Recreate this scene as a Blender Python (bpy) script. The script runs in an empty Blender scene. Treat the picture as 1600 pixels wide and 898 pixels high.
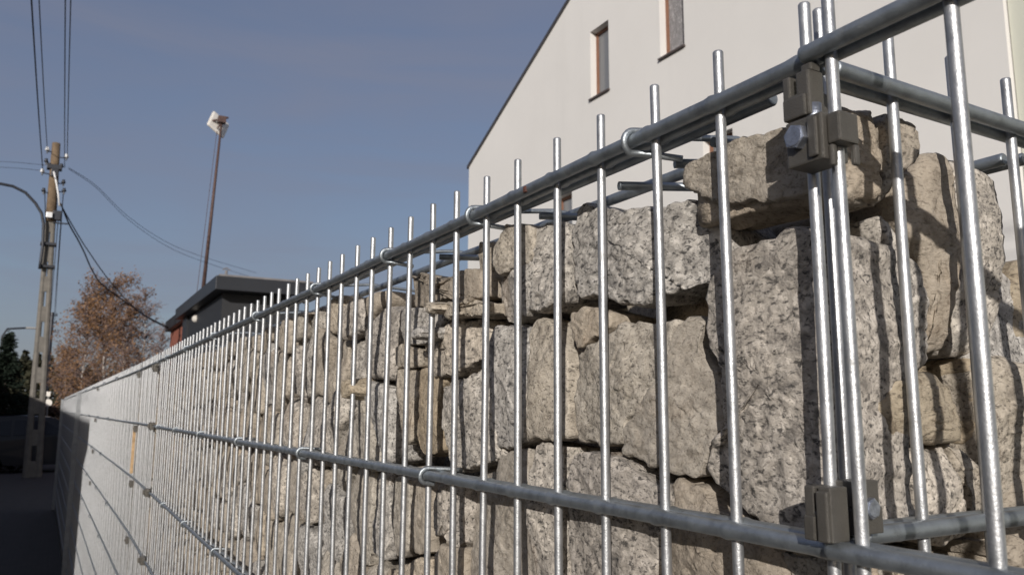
import bpy, bmesh, math, random
import numpy as np
from mathutils import Vector, Matrix, Euler
from math import sin, cos, tan, radians, pi, atan2, hypot

S = bpy.context.scene
COL = S.collection
R = random.Random(7)
ZC = 1.65                                   # camera height above the ground
# ------------------------------------------------------------------ camera
F, TH, PT, RO = 1238.41, 0.516047, 0.153314, 0.00325
def cam_axes():
    r = Vector((cos(TH), -sin(TH), 0)); f0 = Vector((sin(TH), cos(TH), 0)); u0 = Vector((0, 0, 1))
    fw = f0*cos(PT) + u0*sin(PT); up = u0*cos(PT) - f0*sin(PT)
    return r*cos(RO) + up*sin(RO), up*cos(RO) - r*sin(RO), fw
AR, AU, AF = cam_axes()
cd = bpy.data.cameras.new('camera'); cam = bpy.data.objects.new('camera', cd); COL.objects.link(cam)
M = Matrix.Identity(4)
for i in range(3):
    M[i][0] = AR[i]; M[i][1] = AU[i]; M[i][2] = -AF[i]
M.translation = Vector((0, 0, ZC)); cam.matrix_world = M
cd.sensor_width = 36.0; cd.lens = F/1600*36
cd.clip_start = 0.02; cd.clip_end = 2000
cd.dof.use_dof = True; cd.dof.focus_distance = 0.50; cd.dof.aperture_fstop = 24
S.camera = cam
# ------------------------------------------------------------------ light
SUN_AZ, SUN_EL = radians(37.5), radians(16.3)          # azimuth the light travels toward, from +Y to +X
W = bpy.data.worlds.new('World'); S.world = W; W.use_nodes = True
nt = W.node_tree; nt.nodes.clear()
wo = nt.nodes.new('ShaderNodeOutputWorld'); bg = nt.nodes.new('ShaderNodeBackground')
sky = nt.nodes.new('ShaderNodeTexSky'); sky.sky_type = 'NISHITA'; sky.sun_disc = False
sky.sun_elevation = SUN_EL; sky.sun_rotation = SUN_AZ + pi
sky.air_density = 1.0; sky.dust_density = 1.2; sky.ozone_density = 2.0
tc = nt.nodes.new('ShaderNodeTexCoord'); mp = nt.nodes.new('ShaderNodeMapping'); mp.inputs['Scale'].default_value = (1.0, 1.6, 7.0)
mp.inputs['Rotation'].default_value = (0.1, 0.12, 0.4)
cn = nt.nodes.new('ShaderNodeTexNoise'); cn.inputs['Scale'].default_value = 1.4; cn.inputs['Detail'].default_value = 6; cn.inputs['Roughness'].default_value = .55; cn.inputs['Distortion'].default_value = .5
cr = nt.nodes.new('ShaderNodeValToRGB'); cr.color_ramp.elements[0].position = .40; cr.color_ramp.elements[0].color = (0, 0, 0, 1)
cr.color_ramp.elements[1].position = .78; cr.color_ramp.elements[1].color = (1, 1, 1, 1)
mc = nt.nodes.new('ShaderNodeMix'); mc.data_type = 'RGBA'; mc.inputs[6].default_value = (1.82, 1.92, 2.85, 1); mc.inputs[7].default_value = (2.25, 2.35, 3.05, 1)
mm = nt.nodes.new('ShaderNodeMath'); mm.operation = 'MULTIPLY_ADD'; mm.inputs[1].default_value = .38; mm.inputs[2].default_value = .50
mx = nt.nodes.new('ShaderNodeMix'); mx.data_type = 'RGBA'; mx.inputs[7].default_value = (1.72, 1.86, 2.85, 1)
L = nt.links.new
L(tc.outputs['Generated'], mp.inputs['Vector']); L(mp.outputs[0], cn.inputs['Vector']); L(cn.outputs['Fac'], cr.inputs['Fac'])
L(cr.outputs['Color'], mm.inputs[0]); L(mm.outputs[0], mx.inputs[0]); L(cr.outputs['Color'], mc.inputs[0]); L(mc.outputs[2], mx.inputs[7]); L(sky.outputs[0], mx.inputs[6]); L(mx.outputs[2], bg.inputs['Color'])
bg.inputs['Strength'].default_value = 0.095; L(bg.outputs[0], wo.inputs['Surface'])
sd = bpy.data.lights.new('sun', 'SUN'); sd.energy = 4.3; sd.angle = radians(.53); sd.color = (1.0, .945, .875)
so = bpy.data.objects.new('sun', sd); COL.objects.link(so)
so.rotation_euler = Vector((sin(SUN_AZ)*cos(SUN_EL), cos(SUN_AZ)*cos(SUN_EL), -sin(SUN_EL))).to_track_quat('-Z', 'Y').to_euler()
S.view_settings.view_transform = 'Standard'; S.view_settings.look = 'None'
S.view_settings.exposure = 0.0; S.view_settings.gamma = 1.0; S.view_settings.use_curve_mapping = False
S.cycles.max_bounces = 6

# ------------------------------------------------------------------ projection of photo points onto planes of the place
def ray(u, v): return AF + AR*((u-800)/F) - AU*((v-449)/F)
def onx(u, v, x): r = ray(u, v); return r*(x/r.x) + Vector((0, 0, ZC))
def ony(u, v, y): r = ray(u, v); return r*(y/r.y) + Vector((0, 0, ZC))
def px(p):
    q = Vector(p) - Vector((0, 0, ZC)); z = q.dot(AF)
    return (800 + F*q.dot(AR)/z, 449 - F*q.dot(AU)/z) if z > 0 else (-9999, -9999)

# ------------------------------------------------------------------ materials
class Mat:
    def __init__(s, name, rough=.8, metal=0.0, spec=.5):
        s.m = bpy.data.materials.new(name); s.m.use_nodes = True; s.n = s.m.node_tree.nodes; s.l = s.m.node_tree.links
        s.p = s.n['Principled BSDF']; s.p.inputs['Roughness'].default_value = rough; s.p.inputs['Metallic'].default_value = metal
        s.p.inputs['Specular IOR Level'].default_value = spec; s.vec = None
    def coords(s, kind='Object', scale=(1, 1, 1), rnd=True, rot=(0, 0, 0)):
        t = s.n.new('ShaderNodeTexCoord'); o = t.outputs[kind]
        if rnd:
            oi = s.n.new('ShaderNodeObjectInfo'); ml = s.n.new('ShaderNodeMath'); ml.operation = 'MULTIPLY'; ml.inputs[1].default_value = 37.0
            s.l.new(oi.outputs['Random'], ml.inputs[0]); a = s.n.new('ShaderNodeVectorMath'); a.operation = 'ADD'
            s.l.new(o, a.inputs[0]); s.l.new(ml.outputs[0], a.inputs[1]); o = a.outputs[0]; s.oi = oi
        mpn = s.n.new('ShaderNodeMapping'); mpn.inputs['Scale'].default_value = scale; mpn.inputs['Rotation'].default_value = rot
        s.l.new(o, mpn.inputs['Vector']); return mpn.outputs[0]
    def noise(s, vec, scale, detail=4, rough=.55, dist=0.0):
        t = s.n.new('ShaderNodeTexNoise'); t.inputs['Scale'].default_value = scale; t.inputs['Detail'].default_value = detail
        t.inputs['Roughness'].default_value = rough; t.inputs['Distortion'].default_value = dist
        if vec is not None: s.l.new(vec, t.inputs['Vector'])
        return t.outputs['Fac']
    def ramp(s, fac, stops):
        r = s.n.new('ShaderNodeValToRGB'); e = r.color_ramp.elements
        while len(e) > 1: e.remove(e[-1])
        e[0].position = stops[0][0]; e[0].color = (*stops[0][1], 1)
        for p_, c in stops[1:]:
            x = e.new(p_); x.color = (*c, 1)
        s.l.new(fac, r.inputs['Fac']); return r.outputs['Color']
    def step(s, fac, a, b):
        r = s.n.new('ShaderNodeMapRange'); r.inputs['From Min'].default_value = a; r.inputs['From Max'].default_value = b
        s.l.new(fac, r.inputs['Value']); return r.outputs[0]
    def mix(s, f, a, b, mode='MIX'):
        m_ = s.n.new('ShaderNodeMix'); m_.data_type = 'RGBA'; m_.blend_type = mode
        for i, v in ((0, f), (6, a), (7, b)):
            if isinstance(v, (int, float)): m_.inputs[i].default_value = v
            elif isinstance(v, tuple): m_.inputs[i].default_value = (*v, 1)
            else: s.l.new(v, m_.inputs[i])
        return m_.outputs[2]
    def math(s, op, a, b=0.0):
        m_ = s.n.new('ShaderNodeMath'); m_.operation = op
        for i, v in ((0, a), (1, b)):
            if isinstance(v, (int, float)): m_.inputs[i].default_value = v
            else: s.l.new(v, m_.inputs[i])
        return m_.outputs[0]
    def color(s, c):
        if isinstance(c, tuple): s.p.inputs['Base Color'].default_value = (*c, 1)
        else: s.l.new(c, s.p.inputs['Base Color'])
        return s
    def bump(s, h, dist, strength=1.0):
        b = s.n.new('ShaderNodeBump'); b.inputs['Distance'].default_value = dist; b.inputs['Strength'].default_value = strength
        s.l.new(h, b.inputs['Height'])
        if s.p.inputs['Normal'].is_linked: s.l.new(s.p.inputs['Normal'].links[0].from_socket, b.inputs['Normal'])
        s.l.new(b.outputs[0], s.p.inputs['Normal']); return s

def stone_mat(name, light, mid, dark, fleck, fleck_amt, quartz=.35, swirl=2.0, seed=0.0, streak=(1, 1, 1)):
    m = Mat(name, .88, 0, .35)
    v = m.coords('Object', (1, 1, 1), True, (seed, seed*.7, 0.3))
    vs = m.coords('Object', streak, True, (seed*1.3, .4, .6+seed))
    big = m.noise(v, 24, 6, .66, swirl)
    c = m.ramp(big, [(.30, mid), (.52, light), (.70, tuple(.5*(a+b) for a, b in zip(mid, light)))])
    # mineral mottling about a centimetre wide
    g2 = m.noise(v, 130, 5, .68, .7)
    c = m.mix(m.math('MULTIPLY', m.step(g2, .51, .60), quartz), c, tuple(min(1, x*1.38+.05) for x in light))
    c = m.mix(m.math('MULTIPLY', m.step(g2, .47, .36), .75), c, dark)
    # black mica flecks, drawn out along the grain
    f1 = m.noise(vs, 400, 4, .62, .4); f2 = m.noise(vs, 800, 2, .6, .4)
    k = m.math('MAXIMUM', m.step(f1, .585-.05*fleck_amt, .70-.05*fleck_amt), m.math('MULTIPLY', m.step(f2, .60, .70), .8))
    c = m.mix(m.math('MULTIPLY', k, min(1, .35+.45*fleck_amt)), c, fleck)
    # each stone a little lighter, darker or browner than its neighbours
    rnd = m.ramp(m.oi.outputs['Random'], [(0, (.84, .82, .80)), (.35, (1.02, 1.0, .96)), (.7, (.94, .96, .98)), (1, (1.1, 1.04, .95))])
    c = m.mix(1.0, c, rnd, 'MULTIPLY')
    ir = m.noise(v, 9, 3, .5, .6)
    c = m.mix(m.math('MULTIPLY', m.step(ir, .60, .74), .26), c, (.34, .215, .11))
    m.color(c)
    h = m.math('ADD', m.math('MULTIPLY', m.noise(vs, 170, 5, .68, .6), 1.0), m.math('MULTIPLY', f1, -.25))
    m.bump(h, .0013, 1.0)
    m.bump(m.noise(v, 60, 6, .7, .2), .0019, .8)
    return m.m
GNEISS = stone_mat('grey_gneiss', (.405, .375, .34), (.29, .268, .243), (.14, .13, .122), (.045, .043, .043), 1.2, .72, 1.0, .3, (1, .55, 1))
BEIGE = stone_mat('beige_granite', (.385, .345, .293), (.285, .253, .213), (.165, .143, .12), (.055, .048, .042), .95, .4, .8, 1.1, (.6, 1, 1.2))
BROWN = stone_mat('brown_granite', (.36, .318, .268), (.29, .252, .208), (.185, .158, .128), (.08, .064, .05), .6, .2, .6, 2.0, (.5, 1, 1.4))
OCHRE = stone_mat('ochre_schist', (.36, .302, .225), (.285, .235, .17), (.15, .115, .08), (.055, .045, .035), .8, .25, 1.2, 2.7, (.6, .6, 1.35))
SM = {'g': GNEISS, 'b': BEIGE, 'n': BROWN, 'o': OCHRE}

def zinc_mat(name, base, rough, var, metal=.8):
    m = Mat(name, rough, metal, .5)
    v = m.coords('Object', (1, 1, 1), True)
    n = m.noise(v, 90, 5, .65, .3); n2 = m.noise(v, 900, 3, .6)
    c = m.ramp(n, [(.30, tuple(x*(1-var) for x in base)), (.5, base), (.72, tuple(min(1, x*(1+var*.5)) for x in base))])
    dirt = m.step(m.noise(v, 38, 6, .7, 1.0), .60, .74)
    c = m.mix(m.math('MULTIPLY', dirt, .5), c, (.20, .19, .165)); m.color(c)
    r = m.math('ADD', m.math('MULTIPLY', n, .26), rough-.13); r = m.math('ADD', r, m.math('MULTIPLY', dirt, .2)); m.l.new(r, m.p.inputs['Roughness'])
    m.bump(m.math('ADD', n2, m.math('MULTIPLY', n, 1.6)), .00028, .6)
    return m.m
ZINC = zinc_mat('galvanised_rod', (.43, .44, .455), .46, .24, .82)
ZINC_R = zinc_mat('galvanised_rail', (.33, .36, .385), .46, .28, .85)
def simple(name, c, rough=.7, metal=0, var=.15, scale=6, bump=0, bscale=60, rnd=True):
    m = Mat(name, rough, metal); v = m.coords('Object', (1, 1, 1), rnd); n = m.noise(v, scale, 5, .6)
    m.color(m.ramp(n, [(.3, tuple(x*(1-var) for x in c)), (.7, tuple(min(1, x*(1+var)) for x in c))]))
    if bump: m.bump(m.noise(v, bscale, 4, .6), bump)
    return m.m
CAST = simple('cast_clamp_metal', (.118, .110, .098), .44, .55, .14, 60, .00025, 1500)
BOLT = simple('zinc_bolt', (.42, .45, .52), .38, .9, .25, 300, .0003, 900)
RUST = simple('rust', (.09, .035, .025), .85, 0, .4, 400, .0005, 900)

# ------------------------------------------------------------------ helpers
def props(o, label=None, cat=None, group=None, kind=None):
    for k, v in (('label', label), ('category', cat), ('group', group), ('kind', kind)):
        if v: o[k] = v
    return o
def link(name, me, mat=None, parent=None, loc=(0, 0, 0), rot=(0, 0, 0)):
    o = bpy.data.objects.new(name, me); COL.objects.link(o)
    if mat is not None and me is not None and not me.materials:
        for q in (mat if isinstance(mat, (list, tuple)) else [mat]): me.materials.append(q)
    if parent is not None:
        o.parent = parent; loc = Vector(loc) - world_loc(parent)
    o.location = loc; o.rotation_euler = rot
    return o
def world_loc(o):
    p = Vector(o.location)
    while o.parent: o = o.parent; p += Vector(o.location)
    return p
def empty(name, loc, label, cat, group=None):
    o = bpy.data.objects.new(name, None); COL.objects.link(o); o.location = loc; o.empty_display_size = .1
    return props(o, label, cat, group)
def mesh(name, V, Fc, smooth=False):
    me = bpy.data.meshes.new(name); me.from_pydata([tuple(v) for v in V], [], [tuple(f) for f in Fc]); me.update()
    if smooth: me.polygons.foreach_set('use_smooth', [True]*len(me.polygons))
    return me
class MB:
    """collects shapes, becomes ONE mesh"""
    def __init__(s): s.V = []; s.F = []; s.mi = []; s.cm = 0
    def add(s, V, Fc):
        b = len(s.V); s.V += [tuple(v) for v in V]; s.F += [tuple(i+b for i in f) for f in Fc]; s.mi += [s.cm]*len(Fc)
    def box(s, a, b):
        x0, y0, z0 = a; x1, y1, z1 = b
        s.add([(x0,y0,z0),(x1,y0,z0),(x1,y1,z0),(x0,y1,z0),(x0,y0,z1),(x1,y0,z1),(x1,y1,z1),(x0,y1,z1)],
              [(0,3,2,1),(4,5,6,7),(0,1,5,4),(1,2,6,5),(2,3,7,6),(3,0,4,7)])
    def tube(s, pts, r, n=10, caps=True):
        pts = [Vector(p) for p in pts]; rr = r if isinstance(r, (list, tuple)) else [r]*len(pts)
        V = []; Fc = []; nrm = None
        for i, p in enumerate(pts):
            t = (pts[min(i+1, len(pts)-1)] - pts[max(i-1, 0)]).normalized()
            if nrm is None:
                nrm = t.orthogonal().normalized()
            else:
                nrm = (nrm - t*nrm.dot(t)); nrm = nrm.normalized() if nrm.length > 1e-6 else t.orthogonal().normalized()
            b = t.cross(nrm)
            for k in range(n):
                a = 2*pi*k/n; V.append(p + (nrm*cos(a) + b*sin(a))*rr[i])
        for i in range(len(pts)-1):
            for k in range(n):
                a = i*n+k; c = i*n+(k+1) % n; Fc.append((a, c, c+n, a+n))
        if caps:
            Fc.append(tuple(range(n-1, -1, -1))); q = (len(pts)-1)*n; Fc.append(tuple(range(q, q+n)))
        s.add(V, Fc)
    def poly(s, P, a, b, ax):
        """prism: 2-D outline P extruded from a to b along axis ax (0=x: P=(y,z); 1=y: P=(x,z); 2=z: P=(x,y))"""
        def mk(p, w): return {0: (w, p[0], p[1]), 1: (p[0], w, p[1]), 2: (p[0], p[1], w)}[ax]
        n = len(P); V = [mk(p, a) for p in P] + [mk(p, b) for p in P]
        Fc = [tuple(range(n)), tuple(range(2*n-1, n-1, -1))] + [(i, i+n, (i+1) % n+n, (i+1) % n) for i in range(n)]
        s.add(V, Fc)
    def build(s, name, mat, parent=None, loc=(0, 0, 0), smooth=False, bevel=0, rot=(0, 0, 0), label=None):
        me = mesh(name, s.V, s.F, False)
        if isinstance(mat, (list, tuple)): me.polygons.foreach_set('material_index', s.mi)
        bm = bmesh.new(); bm.from_mesh(me)
        if bevel:
            bmesh.ops.remove_doubles(bm, verts=bm.verts, dist=1e-6)
            bmesh.ops.bevel(bm, geom=[e for e in bm.edges if len(e.link_faces) == 2 and e.calc_face_angle(0) > .5], offset=bevel, segments=2, profile=.6, affect='EDGES')
        bmesh.ops.recalc_face_normals(bm, faces=bm.faces)
        if smooth:
            for f in bm.faces: f.smooth = len(f.verts) <= 4
        bm.to_mesh(me); bm.free()
        o = link(name, me, mat, parent, loc, rot)
        if label: o['label'] = label
        return o

# vectorised gradient noise
_rs = np.random.RandomState(3); _perm = np.concatenate([_rs.permutation(256)]*3); _g = _rs.normal(size=(256, 3)); _g /= np.linalg.norm(_g, axis=1)[:, None]
def pnoise(P):
    P = np.asarray(P, float); i = np.floor(P).astype(int); f = P - i; i &= 255; u = f*f*f*(f*(f*6-15)+10); out = 0
    for dx in (0, 1):
        for dy in (0, 1):
            for dz in (0, 1):
                h = _perm[_perm[_perm[(i[:, 0]+dx) & 255] + ((i[:, 1]+dy) & 255)] + ((i[:, 2]+dz) & 255)]
                g = _g[h]; d = f - np.array([dx, dy, dz])
                w = (u[:, 0] if dx else 1-u[:, 0])*(u[:, 1] if dy else 1-u[:, 1])*(u[:, 2] if dz else 1-u[:, 2])
                out = out + w*(g*d).sum(1)
    return out
def fbm(P, o=4, gain=.5):
    s = 0; a = 1.0; P = np.asarray(P, float)
    for k in range(o): s = s + a*pnoise(P*(2**k)+k*17.3); a *= gain
    return s

def resample(poly, n, rs, rough):
    P = np.array(poly, float); P = P[np.linalg.norm(P-np.roll(P, 1, 0), axis=1) > 1e-5]; Q = np.roll(P, -1, 0); Lg = np.linalg.norm(Q-P, axis=1); T = Lg.sum(); c = np.concatenate([[0], np.cumsum(Lg)])
    t = (np.arange(n)+.5)/n*T; k = np.clip(np.searchsorted(c, t, 'right')-1, 0, len(P)-1)
    w = np.clip((t-c[k])/Lg[k], 0, 1)[:, None]; X = P[k]*(1-w)+Q[k]*w
    for _ in range(max(1, n//60)): X = X*.6 + (np.roll(X, 1, 0)+np.roll(X, -1, 0))*.2
    sh = rs.uniform(0, 99); nn = np.stack([fbm(np.c_[X*70, np.full(n, sh)], 3), fbm(np.c_[X*70, np.full(n, sh+31)], 3)], 1)
    return X + nn*rough
def rock(poly, plane, axis, thick, rs, n=96, rings=22, rough=.004, bevel=.006, facets=5, slope=.22, disp=.0035, taper=.85, bulge=.0):
    """a quarried stone: outline (metres, in the face plane), chipped facets on its face, sides and back"""
    P = resample(poly, n, rs, rough); c = P.mean(0); size = np.sqrt(abs(np.sum(P[:, 0]*np.roll(P[:, 1], -1)-np.roll(P[:, 0], -1)*P[:, 1]))/2)
    if np.sum(P[:, 0]*np.roll(P[:, 1], -1)-np.roll(P[:, 0], -1)*P[:, 1]) < 0: P = P[::-1]
    fac = []
    for k in range(facets):
        a = rs.uniform(0, 2*pi); s_ = slope*rs.uniform(.25, 1); q = rs.uniform(-.35, .35, 2)*size
        fac.append((cos(a)*s_, sin(a)*s_, q))
    U = []; Wd = []
    def face_depth(X):
        d = np.zeros(len(X))
        for a, b, q in fac: d = np.maximum(d, (X[:, 0]-c[0]-q[0])*a + (X[:, 1]-c[1]-q[1])*b)
        return np.minimum(d, thick*.22)
    s0 = max(.45, 1 - bevel/(size*.5))
    ss = list(np.linspace(.04, max(.3, s0), rings-5)) + list(s0 + (1-s0)*np.array([.35, .62, .82, .95, 1.0]))
    for s_ in ss:
        X = c + (P-c)*s_; t = max(0.0, (s_-s0)/(1-s0)); U.append(X); Wd.append(face_depth(X) + bevel*(1-math.sqrt(max(0, 1-t*t))))
    base = Wd[-1]; ns = max(3, rings//4)
    for j in range(1, ns+1):
        t = j/ns; sc = 1 - (1-taper)*t*t; X = c + (P-c)*sc; U.append(X); Wd.append(base + (thick-base)*t)
    for s_ in (.6, .1):
        U.append(c + (P-c)*taper*s_); Wd.append(np.full(n, thick*1.02))
    nr = len(U); A = np.concatenate(U); D = np.concatenate(Wd)
    if axis == 'x': V = np.stack([plane + D, A[:, 0], A[:, 1]], 1)
    elif axis == 'y': V = np.stack([A[:, 0], plane + D, A[:, 1]], 1)
    else: V = np.stack([plane - D, A[:, 0], A[:, 1]], 1)
    # normals from the ring grid
    G = V.reshape(nr, n, 3); du = np.roll(G, -1, 1)-np.roll(G, 1, 1); dv = np.zeros_like(G); dv[1:-1] = G[2:]-G[:-2]; dv[0] = G[1]-G[0]; dv[-1] = G[-1]-G[-2]
    N = np.cross(dv, du); N /= (np.linalg.norm(N, axis=2)[:, :, None]+1e-9); ctr = V.mean(0)
    if ((N*(G-ctr)).sum() < 0): N = -N; flip = True
    else: flip = False
    N = N.reshape(-1, 3); N[np.linalg.norm(N, axis=1) > 1.01] = 0; sh = rs.uniform(0, 50)
    d = fbm(V*20+sh, 3, .45)*disp*1.15 + fbm(V*120+sh+5, 3, .6)*disp*.29
    st_ = fbm(V*np.array([14, 30, 55])+sh+9, 2)*3; d = d + (np.floor(st_)-st_)*disp*.32
    V = V + N*d[:, None]
    Fc = []
    for i in range(nr-1):
        b = i*n
        for k in range(n):
            k2 = (k+1) % n; q = (b+k, b+k2, b+n+k2, b+n+k); Fc.append(q)
    Fc.append(tuple(range(n))[::-1]); Fc.append(tuple(range((nr-1)*n, nr*n)))
    if axis == 'y' : pass
    return V, Fc
def fix_normals(me):
    bm = bmesh.new(); bm.from_mesh(me); bmesh.ops.recalc_face_normals(bm, faces=bm.faces)
    bm.to_mesh(me); bm.free()
def stone_obj(V, Fc, mat, parent, name='stone', smooth=True, stuff=False):
    c = V.mean(0); me = mesh(name, V-c, Fc, smooth); fix_normals(me)
    o = link(name, me, mat, parent, tuple(c))
    if stuff: o['kind'] = 'stuff'
    return o

# ------------------------------------------------------------------ wall frame of reference
D = .27165; YE = .22462; H = .14722; PROT = .0289; RV = .0026; RH = .0038; OFF = .0049
YH = .26986
dy = dict(zip(range(7, -2, -1), (-.00199, -.00109, -.00133, .0001, .00003, .00142, .00122, .00141, .00022)))
BEND, KINK, END = -.0142, 3.34, 15.45
def wx(y, x): return x + (BEND*(y-KINK) if y > KINK else 0)
gab = empty('gabion_wall', (D, YE, 0), 'long stone filled gabion fence of steel mesh, its nearest part at the corner with clamps', 'gabion wall', 'gabion fence sections')
far = empty('gabion_wall', (wx(3.4, D), 3.4, 0), 'far section of the gabion fence beyond the bend, its mesh closing to a pale surface', 'gabion wall', 'gabion fence sections')

# ------------------------------------------------------------------ traced stones, face plane x
T = []   # (kind, depth, thick, outline px)
def st(kind, dep, thick, *pts): T.append((kind, dep, thick, pts))
st('g', -.003, .064, (1141,385),(1160,380),(1180,374),(1195,363),(1218,350),(1240,355),(1254,346),(1262,350),(1268,420),(1275,500),(1284,700),(1292,850),(1260,850),(1230,845),(1190,835),(1164,822),(1139,805),(1124,790),(1104,777),(1087,752),(1081,730),(1083,715),(1094,697),(1112,691),(1121,650),(1122,618),(1119,595),(1113,560),(1100,545),(1087,515),(1083,500),(1086,475),(1084,457),(1093,447),(1098,425),(1110,402),(1125,390))
st('n', -.001, .060, (1060,283),(1063,262),(1075,243),(1100,240),(1115,236),(1136,222),(1160,212),(1201,202),(1230,193),(1252,187),(1256,250),(1260,306),(1227,311),(1170,317),(1138,323),(1116,320),(1092,306),(1072,296),(1059,292))
st('g', .002, .075, (881,316),(905,318),(932,320),(952,330),(985,325),(1008,320),(1032,325),(1048,313),(1075,311),(1092,328),(1103,345),(1111,368),(1113,393),(1116,402),(1110,420),(1093,443),(1058,452),(1017,461),(984,475),(951,470),(930,462),(911,461),(884,468),(880,440),(879,400),(878,350))
st('b', -.004, .05, (784,347),(802,345),(818,353),(818,400),(812,412),(798,417),(785,425),(775,436),(767,425),(764,405),(765,385),(773,365))
st('g', .001, .075, (816,353),(840,344),(857,344),(870,350),(874,400),(873,470),(860,476),(844,487),(817,489),(804,497),(790,507),(775,505),(766,498),(765,450),(776,433),(800,415),(814,408))
st('n', .006, .06, (746,377),(768,377),(771,385),(766,420),(766,465),(760,467),(745,462),(743,420))
st('n', -.002, .06, (622,430),(648,425),(675,430),(690,434),(720,422),(742,420),(746,463),(722,468),(700,467),(690,467),(676,474),(660,480),(631,480),(627,455))
st('b', -.010, .06, (667,486),(680,472),(715,469),(752,467),(753,485),(743,498),(722,491),(700,497),(682,492))
st('g', -.001, .07, (614,486),(640,480),(672,480),(682,492),(678,506),(672,528),(660,538),(640,540),(622,535),(613,515))
st('g', .002, .07, (690,505),(712,497),(745,500),(755,540),(750,556),(735,566),(715,577),(690,590),(672,585),(655,574),(645,556),(648,538),(668,528),(680,514))
st('g', .0, .075, (764,509),(790,506),(803,510),(815,506),(819,560),(815,640),(812,690),(801,696),(790,701),(768,704),(756,697),(752,640),(750,590),(754,545))
st('b', .002, .075, (816,512),(822,498),(832,492),(846,500),(866,534),(876,560),(879,620),(879,685),(858,684),(822,686),(813,690),(816,640),(819,560))
st('g', -.001, .07, (682,606),(700,594),(727,588),(748,570),(753,600),(757,660),(764,716),(751,726),(735,731),(715,735),(690,738),(679,722),(676,660))
st('n', .006, .05, (884,484),(900,480),(925,481),(948,490),(952,505),(938,526),(918,538),(900,545),(890,528),(884,505))
st('b', .001, .075, (882,556),(905,540),(925,528),(950,505),(985,502),(1020,499),(1036,505),(1034,545),(1028,575),(1006,607),(985,640),(964,665),(959,690),(945,698),(920,694),(880,692),(876,640),(878,590))
st('n', .003, .075, (1040,508),(1050,494),(1080,498),(1083,516),(1077,538),(1096,562),(1114,590),(1125,625),(1125,660),(1102,690),(1084,720),(1085,748),(1047,744),(1030,736),(983,717),(959,701),(962,680),(985,645),(1008,612),(1024,588),(1036,555))
st('g', .003, .07, (822,690),(850,688),(868,697),(870,760),(870,920),(828,920),(817,840),(817,750))
st('g', .001, .075, (878,701),(938,704),(955,712),(985,738),(1030,758),(1038,780),(1028,840),(1005,920),(872,920),(871,780))
st('n', .002, .07, (765,712),(800,703),(814,699),(818,760),(824,920),(718,920),(714,850),(716,760),(722,742),(750,733))
st('n', .005, .075, (1041,753),(1082,755),(1100,777),(1120,797),(1145,817),(1190,850),(1215,878),(1222,925),(1008,925),(1030,840),(1040,785))
st('b', .008, .06, (1205,858),(1240,866),(1292,872),(1300,960),(1226,960),(1222,900))
st('o', .003, .06, (648,576),(665,578),(684,592),(680,606),(676,650),(678,700),(672,713),(650,716),(643,700),(646,640))
st('b', .004, .06, (617,578),(635,572),(645,576),(644,640),(641,690),(634,698),(624,690),(620,640))
st('b', .002, .05, (608,540),(640,541),(655,545),(660,556),(652,572),(634,572),(616,577),(608,562))
st('n', .005, .06, (643,752),(662,750),(668,760),(668,819),(664,867),(641,867),(641,809))
st('b', .003, .06, (609,746),(636,746),(638,800),(637,862),(628,871),(611,868),(607,800))
st('g', .005, .06, (582,740),(603,740),(605,800),(604,845),(597,879),(579,868),(580,800))
st('b', .003, .06, (557,735),(575,736),(576,800),(573,850),(566,884),(551,884),(552,799))
st('g', .001, .06, (678,760),(716,744),(714,800),(713,850),(702,856),(691,846),(688,836),(698,818),(694,812),(680,836),(674,845),(672,800))
st('n', .003, .06, (672,868),(684,852),(714,858),(717,920),(668,920))
st('b', .006, .06, (596,892),(625,884),(648,872),(668,874),(664,925),(600,925))
#st('n', .010, .05, (1040,470),(1075,452),(1090,456),(1080,490),(1052,492),(1036,500),(1020,498))
XF = .2855
noses = []
rsd = np.random.RandomState(11)
for kind, dep, th, pts in T:
    cap = dep == -.001 and kind == 'n' and th == .060 and pts[0] == (1060, 283)
    P = [(q.y, q.z) for q in (onx(u, v, XF+dep) for u, v in pts)]
    ar = max(p[0] for p in pts)-min(p[0] for p in pts); big = ar > 70
    V, Fc = rock(P, XF+dep-.001, 'x', th, rsd, 120 if big else 84, 34 if big else 22, rough=.0048 if big else .0036, bevel=.0026 if big else .0024,
                 facets=3 if cap else 11 if big else 7, slope=.07 if cap else .12 if len(pts) > 35 else .20, disp=.0020 if cap else .0036 if big else .0030, taper=.97 if len(pts) > 35 else .74 if cap else .80)
    stone_obj(V, Fc, SM[kind], gab)
# small stone noses that push out between the rods
for (u, v, su, sv, k) in ((654, 521, .013, .006, 'g'), (675, 481, .012, .006, 'b'), (541, 607, .020, .011, 'o')):
    c = onx(u, v, .268); a = []
    for j in range(14):
        t = 2*pi*j/14; rr = R.uniform(.8, 1.15); a.append((c.y+cos(t)*su*rr, c.z+sin(t)*sv*rr))
    V, Fc = rock(a, .2625, 'x', .035, rsd, 48, 16, rough=.002, bevel=.004, slope=.25, disp=.002, taper=1.35)
    stone_obj(V, Fc, SM[k], gab)

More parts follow.
